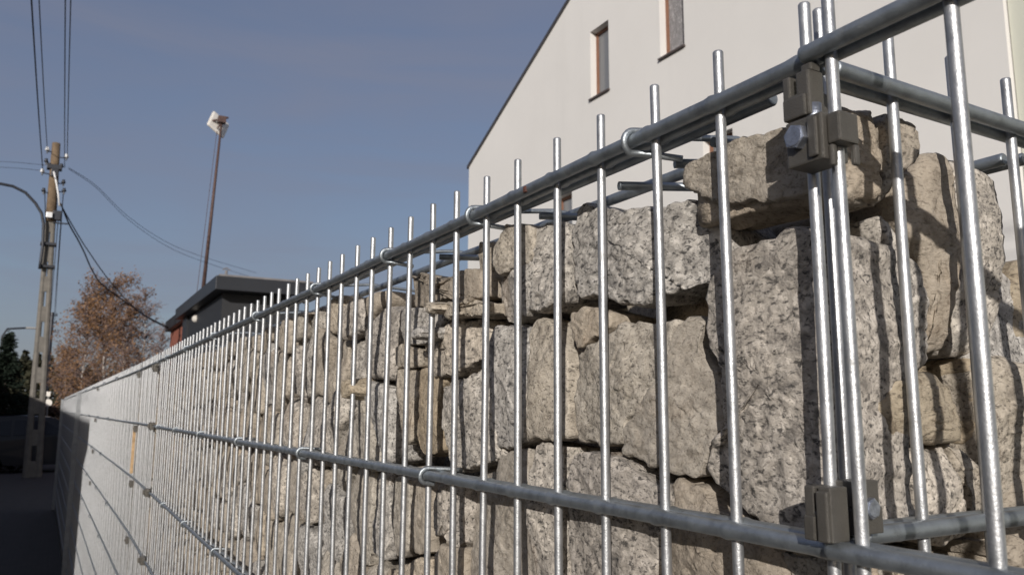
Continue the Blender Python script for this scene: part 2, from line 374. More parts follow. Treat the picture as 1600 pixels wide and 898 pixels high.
# traced stones of the end face, plane y
E_ = []
def se(kind, dep, thick, *pts): E_.append((kind, dep, thick, pts))
se('g', .001, .09, (1400,328),(1410,335),(1422,362),(1446,400),(1463,440),(1474,500),(1481,548),(1478,568),(1462,577),(1440,580),(1405,589),(1396,594),(1400,500),(1399,400))
se('n', .003, .09, (1452,258),(1460,246),(1470,236),(1487,231),(1500,245),(1504,300),(1508,400),(1511,548),(1485,551),(1481,540),(1472,480),(1465,440),(1452,402),(1432,362),(1420,338),(1416,300),(1420,275),(1436,262))
se('b', -.002, .05, (1391,166),(1408,170),(1430,180),(1445,193),(1447,220),(1444,256),(1425,268),(1412,296),(1402,312),(1392,300),(1390,230))
se('n', .0005, .075, (1270,182),(1300,173),(1330,166),(1360,162),(1387,163),(1390,230),(1388,311),(1350,314),(1310,313),(1272,308),(1268,240))
se('g', .002, .10, (1512,236),(1524,244),(1537,256),(1552,262),(1570,268),(1577,285),(1578,380),(1578,450),(1580,507),(1573,538),(1562,552),(1546,556),(1526,546),(1517,450),(1509,350))
se('o', -.003, .08, (1396,598),(1410,590),(1435,584),(1455,580),(1473,574),(1490,578),(1507,588),(1517,600),(1521,625),(1519,660),(1515,688),(1484,693),(1444,694),(1388,691),(1384,660),(1384,640),(1388,620))
se('g', .004, .08, (1386,702),(1410,699),(1425,705),(1430,760),(1440,815),(1438,850),(1400,850),(1372,850),(1366,790),(1375,757),(1387,740))
se('g', .001, .09, (1438,703),(1480,700),(1492,698),(1502,740),(1522,800),(1534,835),(1500,850),(1460,850),(1446,790),(1437,740))
se('b', .004, .08, (1500,698),(1520,695),(1537,720),(1548,770),(1556,830),(1536,836),(1525,806),(1510,750))
se('b', .003, .10, (1550,562),(1575,556),(1600,561),(1640,566),(1650,640),(1652,790),(1612,812),(1562,812),(1554,720),(1549,640))
se('o', .012, .08, (1580,510),(1590,440),(1600,400),(1640,400),(1650,480),(1640,550),(1590,556))
se('o', .012, .07, (1524,560),(1546,560),(1546,640),(1540,700),(1524,690),(1524,620))
se('b', .006, .09, (1384,868),(1410,860),(1450,862),(1500,868),(1548,884),(1580,910),(1570,960),(1390,960),(1378,900))
se('n', .006, .09, (1556,845),(1590,838),(1650,845),(1650,900),(1600,900),(1570,880))
se('n', .006, .07, (1320,872),(1345,866),(1376,870),(1384,910),(1384,960),(1330,960))
for kind, dep, th, pts in E_:
    P = [(q.x, q.z) for q in (ony(u, v, .2335+dep) for u, v in pts)]
    V, Fc = rock(P, .2335+dep-.001, 'y', th, rsd, 100, 26, rough=.0035, bevel=.005, facets=8, slope=.24, disp=.0034, taper=.95)
    stone_obj(V, Fc, SM[kind], gab)

# ------------------------------------------------------------------ stones of the rest of the fill
def voronoi(seeds, box, kmax=16):
    y0, y1, z0, z1 = box; out = []; A = np.array(seeds)
    for i, s in enumerate(A):
        P = [(y0, z0), (y1, z0), (y1, z1), (y0, z1)]
        d2 = ((A-s)**2).sum(1); nb = np.argsort(d2)[1:kmax+1]
        for j in nb:
            m_ = (A[j]+s)/2; nx, nz = A[j]-s; Q = []
            for k in range(len(P)):
                a, b = P[k], P[(k+1) % len(P)]; da = (a[0]-m_[0])*nx+(a[1]-m_[1])*nz; db = (b[0]-m_[0])*nx+(b[1]-m_[1])*nz
                if da <= 0: Q.append(a)
                if (da < 0) != (db < 0):
                    t = da/(da-db); Q.append((a[0]+t*(b[0]-a[0]), a[1]+t*(b[1]-a[1])))
            P = Q
            if len(P) < 3: break
        out.append(P)
    return out
def seeds(y0, y1, z0, z1, w, h):
    L_ = []; z = z0+h*.5; r = 0
    while z < z1:
        y = y0+w*(.25+.5*(r % 2))
        while y < y1:
            L_.append((y+R.uniform(-.32, .32)*w, z+R.uniform(-.30, .30)*h)); y += w*R.uniform(.7, 1.3)
        z += h; r += 1
    return L_
def parea(P): return abs(sum(P[i][0]*P[(i+1) % len(P)][1]-P[(i+1) % len(P)][0]*P[i][1] for i in range(len(P))))/2
def shrink(P, k):
    c = (sum(p[0] for p in P)/len(P), sum(p[1] for p in P)/len(P)); out = []
    for p in P:
        l = hypot(p[0]-c[0], p[1]-c[1]); f = max(.5, (l-k)/l); out.append((c[0]+(p[0]-c[0])*f, c[1]+(p[1]-c[1])*f))
    return out
ZT = ZC+.140
cells = []
sd_ = [(a, b+R.uniform(-.012, .012)) for a, b in seeds(.24, 3.32, .02, ZT, .068, .082)]
box = (.24, 3.32, .02, ZT)
polys = voronoi(sd_, box)
count = len(T)+len(E_)+3
join = {k: MB() for k in 'gbn'}
def xb(v): return 598 if v < 620 else (610 if v < 735 else 552)
cand = []
for s, P in zip(sd_, polys):
    if len(P) < 3 or parea(P) < 4e-4: continue
    u, v = px((XF, s[0], s[1]))
    if u > xb(v) and v < 905: continue
    if s[0] < .30 and v < 980: continue
    vis = -40 < u and v < 960
    cand.append((0 if (vis and s[0] < 2.4) else 1, s[0], P, vis))
cand.sort(key=lambda c: (c[0], c[1]))
ntop = 0
for pr, y, P, vis in cand:
    P = shrink(P, R.uniform(.002, .0055)); dep = R.uniform(-.002, .010)
    if max(p[1] for p in P) > ZT-.012:
        dz = R.uniform(0, .016); P = [(p[0], min(p[1], ZT-dz)) for p in P]
    kind = R.choice('ggbbbnn')
    if pr == 0 and count < 297:
        nn = 56 if y < 1.3 else 36; V, Fc = rock(P, XF+dep, 'x', .065, rsd, nn, 16 if y < 1.3 else 11, rough=.003, bevel=.006, facets=5, slope=.26, disp=.0035, taper=.92)
        stone_obj(V, Fc, SM[kind], gab); count += 1
    else:
        V, Fc = rock(P, XF+dep, 'x', .065, rsd, 14, 7, rough=.004, bevel=.008, facets=3, slope=.25, disp=.003, taper=.9)
        join[kind].add(V, Fc)
# behind the front stones: the middle and rear of the fill
for (x, w, y0, y1, zt) in ((.418, .055, .44, 3.3, ZT-.004), (.412, .06, .31, .458, ZC+.175)):
    for s, P in zip(*(lambda q: (q, voronoi(q, (y0, y1, .02, zt))))(seeds(y0, y1, .02, zt, .10, .10))):
        if len(P) < 3 or parea(P) < 4e-4: continue
        V, Fc = rock(shrink(P, .002), x+R.uniform(0, .010), 'x', w, rsd, 16, 8, rough=.004, bevel=.01, facets=3, slope=.2, disp=.004, taper=.9)
        join[R.choice('gbn')].add(V, Fc)
q = seeds(.335, .476, .02, ZC+.085, .06, .08)
for s, P in zip(q, voronoi(q, (.335, .476, .02, ZC+.085))):
    if len(P) < 3 or parea(P) < 4e-4: continue
    V, Fc = rock(shrink(P, .002), .325+R.uniform(0, .01), 'y', .07, rsd, 16, 8, rough=.004, bevel=.01, facets=3, slope=.2, disp=.004, taper=.9)
    join[R.choice('gbn')].add(V, Fc)
for (a, b, y_, zt) in ((.425, .484, .2435, ZC+.082), ):
    q = seeds(a, b, .02, zt, .05, .07)
    for s, P in zip(q, voronoi(q, (a, b, .02, zt))):
        if len(P) < 3 or parea(P) < 4e-4: continue
        V, Fc = rock(shrink(P, .001), y_, 'y', .07, rsd, 20, 10, rough=.003, bevel=.008, facets=3, slope=.2, disp=.003, taper=.95)
        join[R.choice('gbn')].add(V, Fc)
# end face, below and beside the frame
q = seeds(.29, .475, .02, ZC-.075, .07, .08)
for s, P in zip(q, voronoi(q, (.29, .475, .02, ZC-.075))):
    u, v = px((s[0], .235, s[1]))
    if v < 930: continue
    V, Fc = rock(shrink(P, .004), .238, 'y', .09, rsd, 16, 8, rough=.004, bevel=.01, facets=3, slope=.2, disp=.004, taper=.9)
    join[R.choice('gbn')].add(V, Fc)
for k in 'gbn':
    V = np.array(join[k].V); c = V.mean(0)
    me = mesh('stone', V-c, join[k].F, True); fix_normals(me); o = link('stone', me, SM[k], gab, tuple(c)); o['kind'] = 'stuff'
# far section fill
fj = {k: MB() for k in 'gbn'}
q = seeds(3.36, END, .02, ZT, .14, .13)
for s, P in zip(q, voronoi(q, (3.36, END, .02, ZT), 12)):
    if len(P) < 3 or parea(P) < 4e-4: continue
    V, Fc = rock(shrink(P, .005), XF+R.uniform(0, .012), 'x', .17, rsd, 12, 7, rough=.006, bevel=.012, facets=3, slope=.15, disp=.004, taper=.95)
    V[:, 0] += BEND*(V[:, 1]-KINK); fj[R.choice('gbn')].add(V, Fc)
for k in 'gbn':
    V = np.array(fj[k].V); c = V.mean(0); me = mesh('stone', V-c, fj[k].F, True); fix_normals(me); o = link('stone', me, SM[k], far, tuple(c)); o['kind'] = 'stuff'

# ------------------------------------------------------------------ rods
ZTOP = ZC+H+PROT
def rod_mesh(L_, r, n, bends, seed, axis='z', seg=40):
    """a straight wire with the slight waviness of drawn steel and a cut end; runs down from its top"""
    rr = random.Random(seed); m = MB(); ph = [rr.uniform(0, 6) for _ in range(6)]; pts = []; rad = []
    for i in range(seg+1):
        t = i/seg; z = -L_*t; pts.append((bends*(sin(7*z+ph[0])+.4*sin(23*z+ph[1])), bends*(sin(6*z+ph[2])+.4*sin(19*z+ph[3])), z))
        rad.append(r*(1+.008*sin(60*z+ph[4])))
    pts.insert(1, (pts[0][0], pts[0][1], -.0006)); rad[0] = r*.84; rad.insert(1, r); pts.insert(2, (pts[0][0], pts[0][1], -.0016)); rad.insert(2, r); pts.insert(3, (pts[0][0], pts[0][1], -.0030)); rad.insert(3, r)
    m.tube(pts, rad, n)
    me = mesh('vertical_rod', m.V, m.F, True)
    for p in me.polygons:
        if len(p.vertices) > 4: p.use_smooth = False
    me.materials.append(ZINC); return me
near_rods = [rod_mesh(1.80, RV, 20, .0005, i) for i in range(6)]
far_rods = [rod_mesh(1.80, RV, 8, .0006, 50+i, seg=16) for i in range(3)]
ZR = lambda k: ZC + H - .2*k
def vrod(x, y, parent, me, dz=0.0, tilt=(0, 0)):
    return link('vertical_rod', me, None, parent, (x, y, ZTOP+dz), (tilt[0], tilt[1], 0))
first = -1; i = first
while True:
    y = YH + .05*i + dy.get(i, 0) + (R.uniform(-.0008, .0008) if i > 7 else 0)
    if y > 2.70: break
    me = near_rods[(i*5) % 6] if i < 22 else far_rods[i % 3]
    vrod(D, y, gab, me, R.uniform(-.0008, .0008)); i += 1
y = 2.745
while y < KINK:
    vrod(D, y, gab, far_rods[i % 3]); y += .05; i += 1
y = KINK+.03
while y < END:
    vrod(wx(y, D), y, far, far_rods[i % 3], R.uniform(-.001, .001)); y += .05; i += 1
def rail(parent, x0, y0, x1, y1, z, r=RH, n=14, wob=.0004, seed=0, name='horizontal_rod', welds=None):
    rr = random.Random(seed); L_ = hypot(x1-x0, y1-y0); sg = max(2, min(120, int(L_/.025))) if not welds else int(L_/.0022); m = MB(); pts = []; rad = []
    a, b = rr.uniform(0, 6), rr.uniform(0, 6)
    for i in range(sg+1):
        t = i/sg; s_ = t*L_; pts.append((x0+(x1-x0)*t-x0, y0+(y1-y0)*t-y0, wob*(sin(5*s_+a)+.5*sin(17*s_+b)))); 
        w_ = max([math.exp(-((s_-q_)/.0032)**2) for q_ in welds]) if welds else 0
        rad.append(r*(1+.010*sin(s_*80+a)+.17*w_*(1+.3*sin(s_*900))))
    rad[0] = r*.82; rad[-1] = r*.82
    d = Vector(pts[1])-Vector(pts[0]); 
    for q_, w_ in enumerate((.0008, .002, .004)): pts.insert(1+q_, tuple(Vector(pts[0])+d.normalized()*w_)); rad.insert(1, r)
    m.tube(pts, rad, n)
    me = mesh(name, m.V, m.F, True)
    for p in me.polygons:
        if len(p.vertices) > 4: p.use_smooth = False
    return link(name, me, ZINC_R, parent, (x0, y0, z))
for k in range(9):
    for s_ in (-1, 1):
        ys_ = .2085 if s_ < 0 else .214
        rail(gab, D+s_*OFF, ys_, D+s_*OFF, 2.712, ZR(k), seed=k*3+s_, n=18, welds=[YH+.05*q_+dy.get(q_, 0)-ys_ for q_ in range(-1, 22)] if k < 2 else None)
        rail(gab, D+s_*OFF, 2.735, D+s_*OFF, KINK, ZR(k), seed=k)
        yy = KINK+.01
        while yy < END-.2:
            y2 = min(yy+2.5, END); rail(far, wx(yy, D)+s_*OFF, yy, wx(y2, D)+s_*OFF, y2, ZR(k)+R.uniform(-.001, .001), n=8, seed=k+int(yy)); yy = y2+.02
# end panel of the cage
XO = .28663; HE = .1500
for j in range(4):
    vrod(XO+.05*j, YE, gab, near_rods[(j*2+1) % 6], .1801-(H+PROT)+[.0, .0, .0005, -.0005][j])
for k in range(9):
    for s_ in (-1, 1):
        rail(gab, XO+.002 if s_ < 0 else .280, YE+s_*OFF, .505, YE+s_*OFF, ZC+HE-.2*k, seed=40+k+s_, n=18)
# rear panel
XR = .481
yy = .274
j = 0
while yy < 3.3:
    vrod(XR, yy, gab, far_rods[j % 3] if yy > .5 else near_rods[j % 6]); yy += .05; j += 1
for k in range(9):
    for s_ in (-1, 1):
        rail(gab, XR+s_*OFF, .249 if s_ < 0 else .243, XR+s_*OFF, 3.3, ZR(k), seed=80+k, n=12)
# inner rail lying on the fill
rail(gab, .331, .335, .3295, 1.55, ZC+.147, seed=91, n=14)
rail(gab, .331, 1.60, .331, 3.2, ZC+.145, seed=92)
q = onx(1208, 152, D+.016); rail(gab, D+.016, q.y, D+.018, 1.1, q.z, seed=95, n=14)
# far section rear
for k in (0, 1, 2):
    rail(far, wx(KINK, XR), KINK+.02, wx(END, XR), END, ZR(k), n=6)
# spacers with hooked ends
def hook(parent, y, z, xin=.11, dz=0.0, n=12, r=.0019, back=True):
    m = MB(); xc = D - OFF; pts = []; rb = RH + r + .0003
    if xin > .03: pts.append((D+.0150, y-.019, z-.0115))
    pts.append((D+.001, y-.004, z-rb*1.1))
    for a in range(0, 181, 20):
        t = radians(-90-a); pts.append((xc+cos(t)*rb, y-.001+.0015*(1-a/90), z+sin(t)*rb))
    if back:
        pts += [(D+.004, y-.006, z+rb+.0002), (D+.02, y-.008, z+rb-.001), (.331, y-.016, z+.0085), (.40, y-.02, z+.004), (XR-OFF-.006, y-.024, z+rb), (XR-OFF+.003, y-.024, z+rb)]
        for a in range(0, 151, 30):
            t = radians(90-a); pts.append((XR-OFF+.003+cos(t)*rb, y-.024, z+sin(t)*rb))
    else: pts += [(D+.012, y-.010, z+rb-.001), (D+.022, y-.011, z+rb-.002)]
    m.tube([(p[0]-xc, p[1]-y, p[2]-z) for p in pts], r, n)
    return m.build('spacer_hook', ZINC_R, parent, (xc, y, z), smooth=True)
for y_ in (.336, .531, .717, .963, 1.30, 1.70, 2.1, 2.5): hook(gab, y_, ZR(0), xin=.06)
for y_ in (.611, .995, 1.388, 1.80, 2.2, 2.6): hook(gab, y_, ZR(1), xin=.02, back=False)
for k in (2, 3):
    for y_ in (1.15, 1.55, 1.95, 2.35): hook(gab, y_, ZR(k), xin=.02, back=False, n=8)
for k in range(0, 5):
    for y_ in (4.4, 5.3, 6.4, 7.6, 9.2):
        yq = y_+.37*((k*7) % 3); m = MB(); m.tube([(-.004, -.02, -.006), (-.009, -.008, -.004), (-.010, .0, .005), (0, .004, .008)], .003, 6)
        m.build('spacer_hook', ZINC_R, far, (wx(yq, D-OFF), yq, ZR(k)), smooth=True)
# perpendicular ties resting on the inner rail near the top stone
for (a, b) in (((.288, .295, .139), (.47, .262, .139)), ((.285, .372, .134), (.42, .330, .141)), ((.288, .325, .1355), (.345, .30, .137)), ((.288, .64, .1355), (.40, .60, .137)), ((.289, .47, .137), (.47, .40, .139))):
    A_ = Vector(a); B_ = Vector(b); m = MB(); m.tube([(0, 0, 0), ((B_-A_)*.5), (B_-A_)], .0027, 12)
    m.build('cross_tie', ZINC_R, gab, (a[0], a[1], a[2]+ZC), smooth=True)
# rusty spot on the top rail, rusted cut ends
m = MB(); m.box((-.0012, -.0018, -.002), (.0012, .0018, .0022)); q = onx(820, 296, D-OFF-RH)
m.build('rust_spot', RUST, gab, (q.x+.0006, q.y, q.z), bevel=.0006)

# ------------------------------------------------------------------ clamps
def fork(m, y0, y1, z0, z1, x0, x1, slot, g0=.30, g1=.62, dirn=1):
    """block with a vertical slot open at its top (dirn 1) or bottom (-1)"""
    w = y1-y0; a, b = y0+w*g0, y0+w*g1; c = z1-slot if dirn > 0 else z0+slot
    P = [(y0, z0), (y1, z0), (y1, z1), (b, z1), (b, c), (a, c), (a, z1), (y0, z1)] if dirn > 0 else [(y0, z0), (a, z0), (a, c), (b, c), (b, z0), (y1, z0), (y1, z1), (y0, z1)]
    m.poly(P, x0, x1, 0)
def bolt(parent, loc, ax, r=.0045, h=.003):
    m = MB(); P = [(r*cos(pi/3*i+.3), r*sin(pi/3*i+.3)) for i in range(6)]; m.poly(P, -h, h*.2, ax)
    P = [(r*.80*cos(pi/8*i), r*.80*sin(pi/8*i)) for i in range(16)]; m.poly(P, -h-.0004, -h+.0002, ax)
    P = [(r*1.28*cos(pi/10*i), r*1.28*sin(pi/10*i)) for i in range(20)]; m.poly(P, h*.2, h*.2+.0009, ax)
    return m.build('bolt', BOLT, parent, loc, bevel=.0003)
def world_child(mb, name, mat, parent, origin, **k):
    mb.V = [(v[0]-origin[0], v[1]-origin[1], v[2]-origin[2]) for v in mb.V]
    return mb.build(name, mat, parent, origin, **k)
# upper clamp
m = MB(); fork(m, .2085, .2220, ZC+.1200, ZC+.1395, .2578, .2672, .0090, .48, .72)
m.box((.2600, .2087, ZC+.13952), (.2660, .2140, ZC+.1430)); m.box((.2562, .2095, ZC+.1195), (.2577, .2210, ZC+.1290))
cu = world_child(m, 'clamp', CAST, gab, (.263, .2135, ZC+.13), bevel=.0009)
m = MB(); m.box((.2550, .2010, ZC+.0985), (.2700, .2190, ZC+.1180))
m.box((.2575, .1948, ZC+.1045), (.2690, .2007, ZC+.1170))
m.box((.2575, .1985, ZC+.0955), (.2605, .2007, ZC+.1043)); m.box((.2660, .1948, ZC+.0960), (.2690, .1972, ZC+.1043)); m.box((.2532, .2025, ZC+.1000), (.2549, .2070, ZC+.1165))
c2 = world_child(m, 'clamp', CAST, gab, (.262, .205, ZC+.108), bevel=.0009)
bolt(c2, (.2547, .2120, ZC+.1100), 0, .0052, .0035)
m = MB(); m.tube([(0, 0, -.006), (0, 0, .006)], .0032, 12); m.build('bolt', BOLT, c2, (.262, .210, ZC+.1190), smooth=True)
m = MB(); m.box((.276, .2215, ZC+.118), (.290, .2350, ZC+.1385)); m.box((.279, .2300, ZC+.1385), (.286, .2350, ZC+.1420))
world_child(m, 'clamp', CAST, gab, (.283, .228, ZC+.13), bevel=.0006)
# lower clamp: two jaws drawn together by a screw
m = MB(); fork(m, .2078, .2200, ZC-.0490, ZC-.0285, .2560, .2660, .0095, .46, .62)
m.box((.2540, .2080, ZC-.0488), (.2559, .2130, ZC-.0300)); m.box((.2545, .2145, ZC-.0488), (.2559, .2196, ZC-.0395))
c3 = world_child(m, 'clamp', CAST, gab, (.26, .212, ZC-.04), bevel=.0007)
m = MB(); m.box((.2715, .2095, ZC-.0475), (.2885, .2200, ZC-.0372)); m.box((.2715, .2095, ZC-.0370), (.2868, .2200, ZC-.0270))
c4 = world_child(m, 'clamp', CAST, gab, (.283, .215, ZC-.038), bevel=.0005)
bolt(c4, (.2800, .2093, ZC-.0375), 1, .0042, .0022)
# clamps where the next panel starts, and along the wall
for k in range(0, 6):
    m = MB(); m.box((-.012, -.012, -.012), (-.001, .022, .012)); m.box((-.018, .0, -.006), (-.0122, .010, .008)); m.box((-.009, -.030, .004), (-.001, -.0125, .012))
    m.build('clamp', CAST, gab, (D-.004, 2.722, ZR(k)-.012+(-.008 if k == 0 else .012)), bevel=.001)
for k in (0, 1, 2, 3):
    m = MB(); m.box((-.010, -.014, -.012), (-.001, .014, .012)); m.box((-.014, -.004, -.004), (-.0102, .004, .004))
    m.build('clamp', CAST, gab, (D-.006, 3.30, ZR(k)-.02), bevel=.001)
    m = MB(); m.box((-.010, -.014, -.012), (-.001, .014, .012)); m.build('clamp', CAST, far, (wx(5.9, D)-.006, 5.9, ZR(k)-.02), bevel=.001)
FOAM = simple('orange_foam', (.40, .27, .15), .9, 0, .3, 60, .002, 90)
m = MB(); m.box((-.010, -.004, -.085), (.0, .024, .085)); q = onx(213, 704, D-.006)
m.build('packing_strip', FOAM, gab, (D-.006, 3.50-.18, q.z), bevel=.003)
# end posts of the far section
POST = simple('grey_post', (.30, .31, .32), .5, .6, .15, 20)
for y_ in (8.6, END-.02):
    m = MB(); m.box((-.03, -.03, -1.80), (.03, .03, 0)); m.build('post', POST, far, (wx(y_, D)-.012, y_, ZC+.155), bevel=.003)

# ------------------------------------------------------------------ open panel nearest the camera
X2 = D-.005458; Y2 = .202835; H2 = .14754
pan = empty('mesh_panel', (X2, Y2, 0), 'open galvanised wire mesh panel clamped on at the corner, running off past the right edge', 'mesh panel')
for j in range(0, 46):
    y = Y2-.05*j; link('vertical_rod', near_rods[(j*5+2) % 6], None, pan, (X2, y, ZC+H2+PROT))
for k in range(9):
    for s_ in (-1, 1):
        rail(pan, X2+s_*OFF, .2137, X2+s_*OFF, -2.1, ZC+H2-.2*k, r=.0037, seed=120+k+s_, n=20)

# ------------------------------------------------------------------ ground
ASPH = simple('asphalt', (.022, .022, .024), .9, 0, .25, 3, .004, 120, False)
SOIL = simple('yard_soil', (.065, .058, .042), .95, 0, .4, 1.5, .02, 20, False)
m = Mat('pavers', .9); v = m.coords('Object', (1, 1, 1), False)
bt = m.n.new('ShaderNodeTexBrick'); bt.inputs['Scale'].default_value = 5; bt.inputs['Mortar Size'].default_value = .012
bt.inputs['Color1'].default_value = (.045, .042, .040, 1); bt.inputs['Color2'].default_value = (.032, .031, .030, 1); bt.inputs['Mortar'].default_value = (.012, .012, .012, 1)
m.l.new(v, bt.inputs['Vector']); m.color(bt.outputs['Color']); m.bump(bt.outputs['Fac'], .004, -.6); PAV = m.m
KERB = simple('concrete_kerb', (.28, .27, .26), .9, 0, .15, 8)
m = MB(); m.box((-500, -500, -1), (500, 900, -.13)); m.build('ground', SOIL)['kind'] = 'structure'
m = MB(); m.box((-4.1, -60, -.1299), (-1.35, 24.5, -.124)); m.box((-30, 24.502, -.1299), (30, 31, -.124)); m.box((-4.1, 31.002, -.1299), (-1.35, 140, -.124)); m.build('road', ASPH)['kind'] = 'structure'
m = MB(); m.box((-1.35, -60, -.1299), (-1.22, 24.4, -.005)); m.build('kerb', KERB, bevel=.01)['kind'] = 'structure'
m = MB(); m.box((-1.218, -60, -.1295), (.60, 24.38, 0)); m.build('pavement', PAV)['kind'] = 'structure'

# ------------------------------------------------------------------ white gabled house
def plaster(name, c, var=.05):
    m = Mat(name, .92); v = m.coords('Object', (1, 1, 1), False); vv = m.coords('Object', (1, 1, .12), False)
    a = m.noise(v, .35, 5, .6); b = m.noise(vv, 1.6, 5, .65)
    c1 = m.ramp(a, [(.3, tuple(x*(1-var) for x in c)), (.7, tuple(x*(1+var*.6) for x in c))])
    c1 = m.mix(m.math('MULTIPLY', m.step(b, .54, .74), .14), c1, tuple(x*.72 for x in c)); m.color(c1)
    m.bump(m.noise(v, 90, 4, .6), .003, .6); return m.m
WHITE = plaster('off_white_render', (.655, .64, .62)); GREENW = plaster('pale_green_render', (.56, .565, .49))
ROOFM = simple('dark_roof_metal', (.055, .052, .055), .55, .1, .15, 3)
FRAME = simple('brown_window_frame', (.21, .10, .06), .5, 0, .12, 8)
SILL = simple('dark_sill', (.07, .055, .05), .5, 0, .1, 8)
GLASS = Mat('window_glass', .12, 0, .6); GLASS.color((.16, .165, .175)); GLASS = GLASS.m
m = Mat('plastic_film', .22, 0, .7); v = m.coords('Object', (1, 3, 1.2), False); n = m.noise(v, 5, 6, .7, 2.5)
m.color(m.ramp(n, [(.42, (.22, .215, .22)), (.60, (.34, .33, .335)), (.68, (.72, .70, .70))])); m.bump(n, .03, 1.0); FILM = m.m
HX = 8.0; YN, YF = 4.06, 16.17; ZE = ZC+5.63; AP = (YN+YF)/2; SL = tan(radians(26.8)); ZA = ZE+(YF-AP)*SL
def roofz(y): return ZE + (min(y-YN, YF-y))*SL
house = empty('house', (HX, AP, -.13), 'off white gabled house with small brown framed windows, standing behind the stone fence', 'house')
wins = [(10.66, 11.22, ZC+5.575, ZC+6.87, 0), (8.72, 9.29, ZC+5.58, ZC+6.90, 1), (7.80, 8.40, ZC+2.66, ZC+3.95, 0), (11.86, 12.44, ZC+2.70, ZC+4.02, 0), (5.6, 6.2, ZC+.2, ZC+1.5, 0), (13.6, 14.2, ZC+.0, ZC+1.3, 0)]
m = MB(); ys = sorted({YN, YF, AP, *[w[0] for w in wins], *[w[1] for w in wins]})
for a, b in zip(ys[:-1], ys[1:]):
    ops = sorted([(w[2], w[3]) for w in wins if w[0] <= a+1e-6 and w[1] >= b-1e-6]); z = -.13
    for lo, hi in ops:
        m.add([(HX, a, z), (HX, b, z), (HX, b, lo), (HX, a, lo)], [(0, 1, 2, 3)]); z = hi
    m.add([(HX, a, z), (HX, b, z), (HX, b, roofz(b)), (HX, a, roofz(a))], [(0, 1, 2, 3)])
RD = .22
for (a, b, lo, hi, k) in wins:
    m.add([(HX, a, lo), (HX, b, lo), (HX, b, hi), (HX, a, hi), (HX+RD, a, lo), (HX+RD, b, lo), (HX+RD, b, hi), (HX+RD, a, hi)], [(0, 1, 5, 4), (1, 2, 6, 5), (2, 3, 7, 6), (3, 0, 4, 7)])
X9 = HX+11
m.add([(HX, YN, -.13), (X9, YN, -.13), (X9, YN, ZE), (HX, YN, ZE)], [(0, 1, 2, 3)]); m.add([(HX, YF, -.13), (X9, YF, -.13), (X9, YF, ZE), (HX, YF, ZE)], [(0, 1, 2, 3)])
m.add([(X9, YN, -.13), (X9, YF, -.13), (X9, YF, ZE), (X9, AP, ZA), (X9, YN, ZE)], [(0, 1, 2, 3, 4)])
o = m.build('wall', WHITE, house)
for v_ in o.data.vertices: v_.co -= Vector((HX, AP, -.13))
o.location = (0, 0, 0)
for s_ in (-1, 1):
    m = MB(); y0 = YF+.05 if s_ > 0 else YN-.05; z0 = ZE-.05*SL
    m.poly([(y0, z0+.002), (AP, ZA+.002), (AP, ZA+.075), (y0, z0+.075)], HX-.035, X9+.04, 0); world_child(m, 'roof', ROOFM, house, (HX, AP, ZA))
for (a, b, lo, hi, k) in wins:
    m = MB(); t = .05; x0, x1 = HX+.13, HX+.20
    m.box((x0, a, lo), (x1, a+t, hi)); m.box((x0, b-t, lo), (x1, b, hi)); m.box((x0, a+t, lo), (x1, b-t, lo+t)); m.box((x0, a+t, hi-t), (x1, b-t, hi))
    f = world_child(m, 'window', FRAME, house, (x0, (a+b)/2, (lo+hi)/2), bevel=.004)
    m = MB(); m.box((x0+.03, a+t, lo+t), (x0+.04, b-t, hi-t)); world_child(m, 'pane', FILM if k else GLASS, f, (x0, (a+b)/2, (lo+hi)/2))
    m = MB(); m.box((HX-.045, a-.02, lo-.035), (x0-.002, b+.02, lo-.003)); world_child(m, 'sill', SILL, f, (x0, (a+b)/2, lo), bevel=.003)
# lower building beside it
gh = empty('house', (HX+.06, 1.0, -.13), 'pale green rendered building adjoining the white house at the right edge', 'house')
m = MB(); m.box((HX+.06, -7, -.13), (HX+9, YN-.012, ZC+4.9)); world_child(m, 'wall', GREENW, gh, (HX+.06, 1, -.13))
m = MB(); m.box((HX-.15, -7.2, ZC+4.902), (HX+9.2, YN-.06, ZC+5.05)); world_child(m, 'roof', ROOFM, gh, (HX+.06, 1, ZC+5))
for yy in (-4.5, -1.6):
    m = MB(); m.box((HX+.03, yy, ZC+1.2), (HX+.058, yy+1.0, ZC+2.5)); f = world_child(m, 'window', FRAME, gh, (HX+.03, yy, ZC+1.2), bevel=.004)
    m = MB(); m.box((HX+.02, yy+.07, ZC+1.27), (HX+.029, yy+.93, ZC+2.43)); world_child(m, 'pane', GLASS, f, (HX+.03, yy, ZC+1.2))

# ------------------------------------------------------------------ dark flat-roofed building
DK = simple('dark_grey_cladding', (.020, .021, .024), .6, .1, .08, 2); DK2 = simple('charcoal_fascia', (.022, .024, .029), .45, .2, .08, 2)
RED = simple('red_brick_wall', (.23, .075, .048), .85, 0, .2, 5, .004, 30); GRAV = simple('roof_edge', (.17, .16, .16), .8, 0, .2, 4)
c0 = onx(338, 430, 2.77); yb0 = c0.y; yb1 = 24.6
db = empty('flat_roofed_building', (3.1, yb0+.5, -.13), 'dark grey flat roofed building with deep eaves, left behind the fence', 'building')
w0 = ony(348, 455, yb0+.55)
m = MB(); m.box((w0.x, yb0+.55, -.13), (4.72, yb1-.2, c0.z-.302)); world_child(m, 'wall', DK, db, (w0.x, yb0+.5, 0))
m = MB(); m.box((2.77, yb0, c0.z-.30), (4.98, yb1, c0.z)); world_child(m, 'fascia', DK2, db, (3, yb0, c0.z), bevel=.01)
m = MB(); m.box((2.85, yb0+.08, c0.z+.001), (4.90, yb1-.08, c0.z+.05)); world_child(m, 'roof', GRAV, db, (3, yb0, c0.z))
